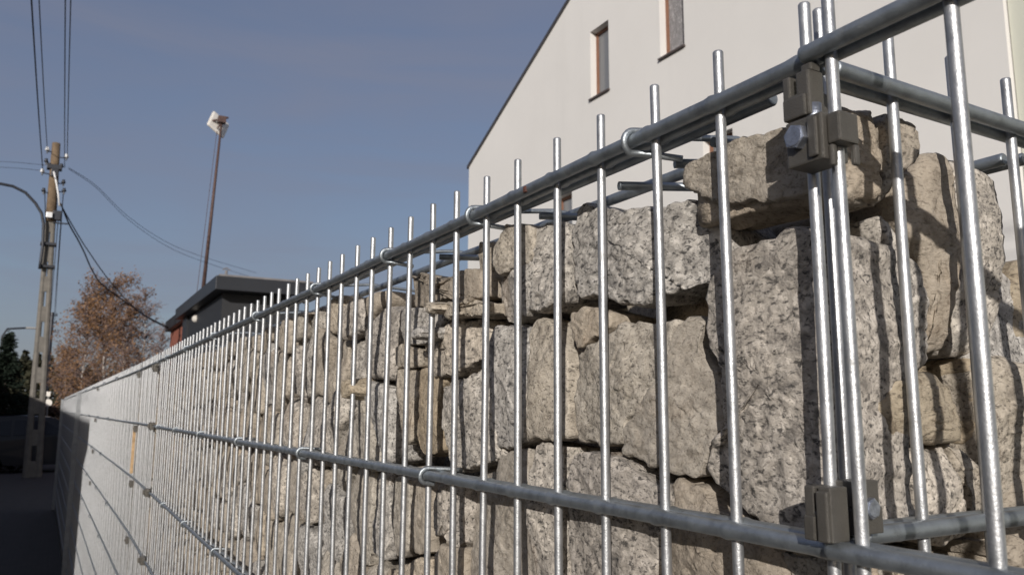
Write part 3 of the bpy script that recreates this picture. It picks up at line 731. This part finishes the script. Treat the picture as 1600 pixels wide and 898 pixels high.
m = MB(); q = ony(353, 437, yb0+.8); m.tube([(q.x, q.y, c0.z+.05), (q.x, q.y, c0.z+.26)], .03, 8); m.tube([(q.x-.08, q.y, c0.z+.27), (q.x, q.y, c0.z+.32), (q.x+.08, q.y, c0.z+.27)], .015, 6)
world_child(m, 'roof_vent', GRAV, db, (q.x, q.y, c0.z))
m = MB(); m.box((2.95, yb1-1.1, -.13), (3.15, yb1-.3, c0.z-.305)); world_child(m, 'column', DK2, db, (3, yb1, 0))
GLOBE = simple('opal_globe', (.55, .52, .48), .4, 0, .03); q = onx(306, 498, 3.0); bm = bmesh.new(); bmesh.ops.create_uvsphere(bm, u_segments=14, v_segments=10, radius=.10)
me = bpy.data.meshes.new('globe_lamp'); bm.to_mesh(me); bm.free(); link('globe_lamp', me, GLOBE, db, tuple(q))
m = MB()
for k in range(3): m.box((w0.x-.03, yb0+1.3+k*1.7, 1.6), (w0.x-.004, yb0+2.3+k*1.7, 2.7))
for k, yy in enumerate((yb0+1.3, yb0+3.0, yb0+4.7)):
    mm_ = MB(); mm_.box((w0.x-.03, yy, 1.0), (w0.x-.004, yy+1.0, 2.1)); world_child(mm_, 'window', GLASS, db, (w0.x, yy, 1.0), bevel=.004)
q = onx(262, 503, 3.19)
rb_ = empty('annex', (3.3, 27, -.13), 'low red brick annex under a dark roof, beyond the dark building', 'building')
m = MB(); m.box((3.30, yb1+.02, -.13), (9, q.y-.1, q.z-.35)); world_child(m, 'wall', RED, rb_, (3.3, 27, 0))
m = MB(); m.box((3.12, yb1+.02, q.z-.348), (9.2, q.y, q.z)); world_child(m, 'roof', DK2, rb_, (3.3, 27, q.z), bevel=.01)

# ------------------------------------------------------------------ long garages on the left, out of the frame: their shade covers the street
ga = empty('garage_row', (-4.6, 17, -.13), 'long low row of grey garages along the street, left of the view', 'garages')
CONC = simple('grey_render', (.24, .23, .22), .9, 0, .15, 1.5)
m = MB(); m.box((-9.5, .9, -.13), (-4.6, 44, 3.58)); world_child(m, 'wall', CONC, ga, (-4.6, 17, 0))
m = MB(); m.box((-9.7, .7, 3.582), (-4.4, 44.2, 3.78)); world_child(m, 'roof', ROOFM, ga, (-4.6, 17, 3.6))
for k in range(12):
    m = MB(); m.box((-4.6+.002, 1.5+k*3.5, -.12), (-4.56, 4.0+k*3.5, 2.2)); world_child(m, 'door', SILL, ga, (-4.6, 1.5+k*3.5, 0))

# ------------------------------------------------------------------ utility pole with lamp arm
WOODP = simple('weathered_pole_wood', (.15, .105, .065), .9, 0, .3, 9, .01, 40); CONCP = simple('pole_concrete', (.15, .138, .122), .92, 0, .2, 6, .006, 30)
BLK = simple('black_steel', (.03, .032, .04), .5, .3, .1, 8); PORC = simple('white_porcelain', (.70, .70, .70), .25, 0, .03); CABLE = simple('cable_sheath', (.02, .02, .025), .6, 0, .05)
def pd(u, v, dist): r = ray(u, v); return r*(dist/hypot(r.x, r.y)) + Vector((0, 0, ZC))
PD = 22.9
pole = empty('utility_pole', (pd(54, 700, PD).x, pd(54, 700, PD).y, 0), 'tall brown utility pole on a grey concrete foot, with insulators and a curved lamp arm', 'utility pole', 'utility poles')
def polept(v):      # centre of the pole at image height v
    return pd(88-(v-224)*(38/521), v, PD)
m = MB(); pts = [polept(v) for v in (224, 260, 300, 346)]; m.tube([p-pts[0] for p in pts], [.095, .105, .115, .125], 14); m.build('shaft', WOODP, pole, pts[0], smooth=True)
# concrete foot: two legs joined by webs, open between
b0 = polept(340); b1 = polept(745); b1.z = 0
m = MB(); k = 22
def lerp(t): return b0.lerp(b1, t)
for sx in (-1, 1):
    m.tube([lerp(t)-b1 + Vector((sx*(.055+.075*t), 0, 0)) for t in (0, .5, 1)], [.055, .065, .08], 8)
for i in range(9):
    t = .03+.94*i/8; c = lerp(t)-b1; m.box((c.x-(.055+.075*t), -.05, c.z-.19), (c.x+(.055+.075*t), .05, c.z+.19))
m.build('concrete_foot', CONCP, pole, b1, bevel=0)
arm = [(-62, 296), (-30, 289), (0, 287), (20, 291), (40, 301), (55, 317), (65, 333), (68, 350), (67, 382), (62, 420)]
m = MB(); A = [pd(u, v, PD-.16) for u, v in arm]; A2 = []
for i in range(len(A)-1):
    for t in (0, .33, .66): A2.append(A[i].lerp(A[i+1], t))
A2.append(A[-1]); m.tube([p-A[0] for p in A2], .036, 10); m.build('lamp_arm', BLK, pole, A[0], smooth=True)
m = MB(); m.box((-.45, -.10, -.07), (.05, .10, .05)); hd = m.build('lamp_head', BLK, pole, A[0], bevel=.03)
for v_ in (382, 417):
    c = polept(v_); m = MB(); m.box((-.19, -.14, -.035), (.17, .10, .035)); m.build('band', BLK, pole, c, bevel=.01)
c = polept(262); m = MB(); m.box((-.17, -.12, -.06), (.17, .10, .06)); m.box((-.06, -.14, -.26), (.10, .02, -.061)); m.build('bracket', BLK, pole, c, bevel=.01)
ins = [(74, 236), (66, 270), (68, 300), (104, 247), (99, 287), (96, 262), (77, 336), (90, 337), (72, 254), (100, 300)]
for i, (u, v_) in enumerate(ins):
    c = pd(u, v_, PD-.05); pc = polept(v_); m = MB(); m.tube([(0, 0, 0), (pc.x-c.x, 0, -.02)], .014, 6); m.tube([(0, 0, -.06), (0, 0, .05)], .02, 6)
    br = m.build('bracket', BLK, pole, c)
    m = MB(); m.tube([(0, 0, -.03), (0, 0, 0), (0, 0, .035), (0, 0, .06)], [.045, .055, .03, .04], 10); m.build('insulator', PORC if i in (0, 1, 3, 6) else BLK, br, c+Vector((0, 0, .04)), smooth=True)
for (u, v_, s_) in ((77, 336, .07),):
    c = pd(u, v_, PD-.2); m = MB(); m.box((-s_, -.05, -s_), (s_, .05, s_)); m.build('junction_box', PORC, pole, c, bevel=.015)
c = pd(89, 337, PD-.1); m = MB(); m.box((-.09, -.08, -.12), (.09, .08, .12)); m.box((-.28+.2, -.03, -.20), (.26, .03, -.17)); m.build('switch_box', BLK, pole, c, bevel=.01)
m = MB(); P = [pd(u, v_, PD-.14) for u, v_ in ((84, 268), (88, 285), (91, 303), (93, 322))]; m.tube([p-P[0] for p in P], .022, 8); m.build('conduit', PORC, pole, P[0], smooth=True)
def wire(pts, r, label, group=None, n=5, name='overhead_wire'):
    P = [Vector(p) for p in pts]; m = MB(); m.tube([p-P[0] for p in P], r, n); o = m.build(name, CABLE, None, P[0], smooth=True)
    return props(o, label, 'cable', group)
def catmull(P, k=6):
    out = []
    for i in range(len(P)-1):
        a, b, c, d_ = P[max(i-1, 0)], P[i], P[i+1], P[min(i+2, len(P)-1)]
        for j in range(k):
            t = j/k; out.append(.5*((2*b)+(c-a)*t+(2*a-5*b+4*c-d_)*t*t+(3*b-a-3*c+d_)*t**3))
    out.append(P[-1]); return out
labs = ['leftmost of the four overhead wires running up from the pole', 'second from left of the four overhead wires above the pole', 'third from left of the four overhead wires above the pole', 'rightmost of the four overhead wires running up from the pole']
for i, (a, b) in enumerate((((67, 268), (49, 0)), ((74, 236), (61, 0)), ((101, 262), (102, 0)), ((105, 246), (110.5, 0)))):
    p0 = pd(*a, PD-.05); q = ray(*b); t = (p0.z-.55-ZC)/q.z; q1 = q*t+Vector((0, 0, ZC)); s_ = (q1.x-p0.x)/(p0.y-q1.y)
    # parabola through both points, level again one span behind the camera
    Y = p0.y; ye = Y-42; kk = (p0.z-q1.z)/((Y-q1.y)*(q1.y-ye)); pts = []
    for j in range(43):
        y = Y-j; pts.append((p0.x+s_*(Y-y), y, p0.z-kk*(Y-y)*(y-ye)))
    wire(pts, .009 if i != 0 else .012, labs[i], 'overhead wires above the street')
wire(catmull([pd(u, v_, PD+dd) for (u, v_), dd in zip(((95, 318), (108, 350), (122, 375), (132, 395), (143, 420), (157, 442), (180, 460), (205, 478), (232, 497), (263, 513)), np.linspace(0, 6.4, 10))]), .020, 'thick black service cable sagging from the pole to the red annex, lower strand', 'service cables')
wire(catmull([pd(u, v_, PD+dd) for (u, v_), dd in zip(((95, 320), (112, 350), (128, 377), (142, 398), (160, 424), (180, 449), (203, 474), (226, 492), (263, 511)), np.linspace(0, 6.4, 9))]), .015, 'thinner service cable sagging just above the thick one to the annex', 'service cables')
for i, off in enumerate((0, 9)):
    wire(catmull([pd(u, v_+off*(.2+.8*(k/5)), PD+dd) for k, ((u, v_), dd) in enumerate(zip(((107, 262), (150, 290), (200, 338), (260, 378), (320, 402), (400, 426)), np.linspace(0, 12, 6)))]), .007, ['upper', 'lower'][i]+' thin wire running right from the pole behind the antenna mast', 'thin side wires')
    wire([pd(u, v_+off, dd) for (u, v_), dd in (((70, 258), PD), (30, 254) and ((30, 254), 27), ((-40, 250), 34))], .006, ['upper', 'lower'][i]+' thin wire leaving the pole to the left frame edge', 'thin side wires')
FP = 62
fpole = empty('utility_pole', (pd(82, 645, FP).x, pd(82, 645, FP).y, -.13), 'distant slim dark utility pole, seen just right of the concrete foot', 'utility pole', 'utility poles')
p0 = pd(82, 488, FP); p1 = Vector((p0.x, p0.y, 0)); m = MB(); m.tube([(0, 0, 0), (0, 0, p0.z)], [.22, .12], 8); m.build('shaft', BLK, fpole, p1)
for dz in (.2, .7, 1.3):
    m = MB(); m.box((-.32, -.05, -.03), (.32, .05, .03)); m.box((-.3, -.04, .031), (-.22, .04, .15)); m.box((.22, -.04, .031), (.3, .04, .15)); m.build('crossarm', BLK, fpole, p0-Vector((0, 0, dz)))
for i, (a, b) in enumerate((((92, 330), (79, 492)), ((96, 335), (85, 492)), ((99, 300), (86, 500)), ((70, 300), (78, 500)))):
    P0, P1 = pd(*a, PD), pd(*b, FP); pts = [P0.lerp(P1, t/12)-Vector((0, 0, 1.0*4*(t/12)*(1-t/12)*.25)) for t in range(13)]
    wire(pts, .011, ['first', 'second', 'third', 'leftmost'][i]+' wire dropping from the near pole toward the distant pole', 'wires between the two poles')

# ------------------------------------------------------------------ antenna mast with white panel
MASTM = simple('rusty_red_mast', (.085, .05, .043), .7, .2, .3, 12); WP = simple('white_panel', (.78, .74, .68), .5, 0, .05, 6)
MD = 21.8
b_ = pd(317, 452, MD); t_ = pd(346.5, 188, MD)
mast = empty('antenna_mast', (b_.x, b_.y, c0.z+.05), 'tall thin rust red mast leaning slightly, a white square antenna on its top', 'antenna')
b_.z = c0.z+.05
m = MB(); m.tube([(0, 0, 0), (t_-b_)*.5, (t_-b_)], [.05, .04, .028], 8); m.build('pole', MASTM, mast, b_, smooth=True)
m = MB(); g0 = b_+Vector((-.12, .2, 0)); m.tube([(0, 0, 0), (pd(339, 205, MD)-g0)], .007, 5); m.build('guy_wire', MASTM, mast, g0)
ctr = pd(341, 195, MD+.12); q = Euler((radians(-14), radians(27), radians(24)))
m = MB(); m.box((-.28, -.03, -.28), (.28, .03, .28)); pn = m.build('antenna_panel', WP, mast, ctr, bevel=.045, rot=q)
m = MB(); m.box((-.10, -.09, -.09), (.10, .09, .09)); m.tube([(-.24, .02, -.06), (-.02, -.02, 0), (.16, 0, .10)], .03, 6); m.tube([(-.1, .03, -.25), (0, -.02, -.05)], .022, 6); m.build('bracket', MASTM, mast, t_+Vector((0, -.02, 0)), bevel=.01)

# ------------------------------------------------------------------ trees
def leafmat(name, cols, rough=.8, tr=.0):
    m = Mat(name, rough, 0, .2); v = m.coords('Object', (1, 1, 1), False); n = m.noise(v, 1.6, 3, .6); n2 = m.noise(v, 22, 2, .6)
    m.color(m.ramp(m.math('ADD', m.math('MULTIPLY', n, .5), m.math('MULTIPLY', n2, .5)), [(p_, c) for p_, c in cols])); return m.m
BIRCH = leafmat('rust_leaves', [(.35, (.085, .048, .028)), (.5, (.19, .105, .052)), (.65, (.30, .18, .095))])
TWIG = simple('bare_twigs', (.17, .12, .11), .9, 0, .2, 8); BARK = simple('white_birch_bark', (.52, .47, .42), .85, 0, .35, 14)
NEEDLE = leafmat('dark_needles', [(.3, (.006, .011, .008)), (.6, (.014, .022, .014)), (.8, (.025, .034, .02))])
DARKL = leafmat('dark_hedge_leaves', [(.3, (.02, .024, .014)), (.7, (.05, .045, .026))])
def birch(u, vb, vt, dist, hw, label, leaves, seed, lm=BIRCH, sparse=1.0, trunkr=.07, leaf=.036, lean=0):
    rr = random.Random(seed); base = pd(u, vb, dist); base.z = -.13; top = pd(u, vt, dist).z; Hh = top+.13
    t = empty('birch_tree', tuple(base), label, 'tree', 'autumn trees at the end of the street')
    m = MB(); P = [Vector((lean*k/6*Hh+.06*sin(k*1.7+seed), .05*cos(k*1.3), Hh*k/6)) for k in range(7)]; m.tube(P, [trunkr*(1-.14*k) for k in range(7)], 8); m.build('trunk', BARK, t, base, smooth=True)
    m = MB(); tips = []
    nb = int(70*sparse+26)
    for b in range(nb):
        h = Hh*(.18+.80*rr.random()**.85); k = min(5, int(h/Hh*6)); p0 = P[k].lerp(P[k+1], h/Hh*6-k); a = rr.uniform(0, 2*pi)
        ln = hw*(.35+.75*(1-abs(h/Hh-.45)*1.35))*rr.uniform(.6, 1.15); up = rr.uniform(.5, 1.1)
        pts = [p0]; d_ = Vector((cos(a), sin(a), up)).normalized(); p = p0.copy()
        for s in range(5):
            d_ = (d_+Vector((rr.uniform(-.18, .18), rr.uniform(-.18, .18), rr.uniform(-.15, .12)))).normalized(); p = p+d_*ln/5; pts.append(p.copy())
            if s > 0:
                for _ in range(3):
                    e = Vector((rr.uniform(-1, 1), rr.uniform(-1, 1), rr.uniform(-.5, 1.0))).normalized(); q1 = p+e*ln*.16; q2 = q1+(e+Vector((0, 0, -.5)))*ln*.16
                    m.tube([p, q1, q2], [.007, .005, .003], 3, False); tips += [(p, q1), (q1, q2)]
        m.tube(pts, [.022, .018, .014, .011, .008, .005], 4, False)
    m.build('branches', TWIG, t, base)
    if leaves:
        m = MB()
        for _ in range(leaves):
            a, b = rr.choice(tips) if rr.random() < .35 else tips[min(len(tips)-1, int(rr.random()*len(tips)/9)*9+rr.randint(0, 3))]; c = a.lerp(b, rr.random())+Vector((rr.gauss(0, .07), rr.gauss(0, .07), rr.gauss(0, .09))); s = leaf*rr.choice((.45, .6, .8, 1.0, 1.4))
            ax = Vector((rr.gauss(0, 1), rr.gauss(0, 1), rr.gauss(0, 1))).normalized(); bx = ax.orthogonal().normalized()*s; cx = ax.cross(bx.normalized())*s*.7
            m.add([c-bx, c-cx, c+bx, c+cx], [(0, 1, 2, 3)])
        m.build('crown', lm, t, base)['kind'] = 'stuff'
    return t
birch(158, 640, 440, 34, 1.7, 'tallest rust leaved birch with a pale trunk, rising behind the street end', 9500, 5, trunkr=.06)
birch(126, 640, 470, 36, 1.35, 'rust brown birch just left of the tallest one, beside the utility pole', 8000, 6, trunkr=.05)
birch(186, 640, 478, 33, 1.2, 'rust brown birch between the tallest one and the bare one', 4500, 8, trunkr=.045)
birch(216, 640, 455, 33, 1.05, 'nearly bare birch with pale thin trunk and few leaves, left of the dark building', 700, 7, trunkr=.045)
birch(244, 640, 512, 31, .6, 'small bare tree beside the red annex', 150, 17, trunkr=.03)
birch(98, 640, 545, 38, .8, 'low orange brown tree right behind the utility pole foot', 3000, 9, trunkr=.035)
def conifer(u, vt, dist, hw, label, seed, n=9000):
    rr = random.Random(seed); base = pd(u, 640, dist); base.z = -.13; Hh = pd(u, vt, dist).z+.13
    t = empty('spruce_tree', tuple(base), label, 'tree')
    m = MB(); m.tube([(0, 0, 0), (0, 0, Hh*.97)], [.11, .02], 8); m.build('trunk', TWIG, t, base)
    m = MB()
    for b in range(int(n/28)):
        h = Hh*(.06+.94*rr.random()**1.25); a = rr.uniform(0, 2*pi); ln = hw*(1-h/Hh)**1.05*rr.uniform(.75, 1.12)+.04
        for k in range(28):
            s = (k/28)**.8; c = Vector((cos(a)*ln*s, sin(a)*ln*s, h-ln*.30*s+.10*s*s))+Vector((rr.gauss(0, .05), rr.gauss(0, .05), rr.gauss(0, .045)))
            z = .055+.03*rr.random(); bx = Vector((cos(a+rr.uniform(-.7, .7)), sin(a+rr.uniform(-.7, .7)), rr.uniform(-.5, .1)))*z; cx = Vector((rr.gauss(0, 1), rr.gauss(0, 1), rr.gauss(0, 1))).normalized()*z*.35
            m.add([c-bx, c-cx, c+bx, c+cx], [(0, 1, 2, 3)])
    m.build('crown', NEEDLE, t, base)['kind'] = 'stuff'
conifer(4, 524, 27.5, 1.3, 'dark spruce behind the parked car at the left edge', 3, 14000)
conifer(-40, 500, 29, 1.3, 'second dark spruce cut by the left frame edge', 4)
def mass(name, xs, y, hts, mat, n, size, label=None, cat=None, seed=1, kind=None):
    rr = random.Random(seed); m = MB()
    for _ in range(n):
        t = rr.random(); x = xs[0]+(xs[1]-xs[0])*t; k = t*(len(hts)-1); i = min(len(hts)-2, int(k)); h = hts[i]+(hts[i+1]-hts[i])*(k-i)
        z = h*rr.random()**.6*(1+.1*sin(x*3)); c = Vector((x, y+rr.gauss(0, .5), z)); s = size*rr.uniform(.5, 1.3); ax = Vector((rr.gauss(0, 1), rr.gauss(0, 1), rr.gauss(0, 1))).normalized(); bx = ax.orthogonal().normalized()*s; cx = ax.cross(bx.normalized())*s
        m.add([c-bx, c-cx, c+bx, c+cx], [(0, 1, 2, 3)])
    o = m.build(name, mat); props(o, label, cat, None, kind); return o
mass('hedge', (-1.6, 3.2), 39.5, [2.0, 2.3, 1.9, 2.4, 2.2, 1.8], DARKL, 9000, .12, 'dark dense hedge along the far side of the crossing, behind the birches', 'hedge', 4, 'stuff')
mass('distant_trees', (-60, 90), 170, [7, 9, 6, 8, 11, 8, 9, 7, 10, 8, 6, 9], DARKL, 26000, .5, 'distant line of dark trees along the horizon', 'trees', 5, 'stuff')
# pale small sign on a post beside the road, far away
sg = empty('road_sign', (pd(75, 640, 36).x, 36, -.13), 'small white round sign on a post, just right of the pole foot', 'sign')
q = pd(75, 629, 36); m = MB(); m.poly([(.14*cos(pi/8*i), .14*sin(pi/8*i)) for i in range(16)], -.01, .01, 1); m.build('plate', WP, sg, q)
q2 = pd(75, 615, 36); m = MB(); m.poly([(-.08, -.09), (.08, -.09), (.08, .09), (-.08, .09)], -.01, .01, 1); m.build('upper_plate', WP, sg, q2)
m = MB(); m.tube([(0, .02, 0), (0, .02, q2.z+.05)], .03, 6); m.build('post', KERB, sg, (q.x, q.y, 0))
sl = empty('street_lamp', (pd(44, 640, 48).x, 47.9, -.13), 'small distant street lamp with a pale head above the spruce', 'street lamp')
q = pd(44, 512, 48); m = MB(); m.tube([(0, 0, 0), (-.9, 0, -.1), (-1.1, 0, -.5), (-1.1, 0, -q.z)], .05, 6); m.build('post', BLK, sl, q)
m = MB(); m.box((-.1, -.12, -.05), (.35, .12, .04)); m.build('lamp_head', KERB, sl, q, bevel=.03)

# ------------------------------------------------------------------ parked car, dark, in the shade
PAINT = Mat('dark_blue_paint', .38, 0, .35); PAINT.color((.006, .007, .014)); PAINT.p.inputs['Coat Weight'].default_value = .1; PAINT = PAINT.m
CG = Mat('car_glass', .15, 0, .3); CG.color((.006, .007, .012)); CG = CG.m; TYRE = simple('tyre_rubber', (.02, .02, .02), .85); RIM = simple('alloy_rim', (.35, .35, .36), .35, .8, .1)
LAMP = Mat('lamp_lens', .15, 0, .7); LAMP.color((.5, .5, .5)); LAMP = LAMP.m; TAIL = Mat('tail_lens', .2, 0, .6); TAIL.color((.2, .01, .01)); TAIL = TAIL.m
cx_ = pd(103, 690, 27).x; cy_ = 27.0; x0 = cx_-2.65
car = empty('parked_car', (x0+2, cy_, -.124), 'dark blue hatchback parked side on in deep shade at the street end', 'car')
prof = [(0, .35), (.02, .75), (.12, .98), (.35, 1.38), (.75, 1.49), (1.5, 1.53), (2.2, 1.48), (2.55, 1.32), (3.0, 1.02), (3.55, .92), (3.95, .78), (4.05, .55), (4.02, .28), (3.62, .22), (3.5, .52), (3.3, .62), (3.1, .62), (2.9, .52), (2.78, .22), (1.18, .22), (1.06, .52), (.88, .62), (.66, .62), (.47, .52), (.36, .22), (.08, .25)]
def body_mesh():
    m = MB(); n = len(prof); secs = [(-.85, .0), (-.80, .04), (0, .06), (.80, .04), (.85, 0)]
    V = []
    for (w, e) in secs:
        for (x, z) in prof:
            ins_ = .17*max(0, (z-.95)/.58) if z > .95 else 0
            V.append((x, w*(1-ins_), z+(e if z > .9 else 0)*.6))
    Fc = []
    for s in range(len(secs)-1):
        for i in range(n): j = (i+1) % n; Fc.append((s*n+i, s*n+j, s*n+n+j, s*n+n+i))
    Fc.append(tuple(range(n))); Fc.append(tuple(range((len(secs)-1)*n, len(secs)*n))); m.add(V, Fc); return m
m = body_mesh(); m.build('body', PAINT, car, (x0, cy_, -.124+.03), bevel=.02)
for s_ in (-1, 1):
    for P in ([(.45, 1.00), (.62, 1.32), (1.28, 1.42), (1.28, 1.00)], [(1.36, 1.00), (1.36, 1.43), (2.1, 1.39), (2.72, 1.03)]):
        m = MB(); y = lambda z: s_*(.85*(1-.17*max(0, (z-.95)/.58))+.012)
        V = [(x, y(z), z) for x, z in P]+[(x, y(z)-s_*.03, z) for x, z in P]; m.add(V, [(0, 1, 2, 3), (7, 6, 5, 4), (0, 4, 5, 1), (1, 5, 6, 2), (2, 6, 7, 3), (3, 7, 4, 0)]); m.build('window', CG, car, (x0, cy_, -.094))
m = MB(); V = [(2.30, -.66, 1.50), (2.30, .66, 1.50), (3.0, .78, 1.06), (3.0, -.78, 1.06)]; m.add(V+[(a-.03, b, c-.04) for a, b, c in V], [(0, 1, 2, 3), (7, 6, 5, 4), (0, 4, 5, 1), (1, 5, 6, 2), (2, 6, 7, 3), (3, 7, 4, 0)]); m.build('windscreen', CG, car, (x0, cy_, -.085))
for wx_ in (.78, 3.2):
    for s_ in (-1, 1):
        m = MB(); m.tube([(0, -.09, 0), (0, -.10, 0), (0, .10, 0), (0, .09, 0)], [.26, .30, .30, .26], 28); w_ = m.build('wheel', TYRE, car, (x0+wx_, cy_+s_*.77, -.124+.31), smooth=True)
        m = MB(); P = [(.19*cos(pi/10*i), .19*sin(pi/10*i)) for i in range(20)]; m.poly(P, -.104, .104, 1); m.build('rim', RIM, w_, (x0+wx_, cy_+s_*.77, -.124+.31), bevel=.01)
for s_ in (-1, 1):
    m = MB(); m.box((3.82, s_*.72-.11, .66), (4.0, s_*.72+.11, .80)); m.build('headlight', LAMP, car, (x0, cy_, -.094), bevel=.02)
    m = MB(); m.box((.0, s_*.72-.11, .80), (.12, s_*.72+.11, 1.0)); m.build('tail_light', TAIL, car, (x0, cy_, -.094), bevel=.02)
    m = MB(); m.box((2.55, s_*.92-.07, 1.0), (2.72, s_*.92+.07, 1.13)); m.build('mirror', PAINT, car, (x0, cy_, -.094), bevel=.02)
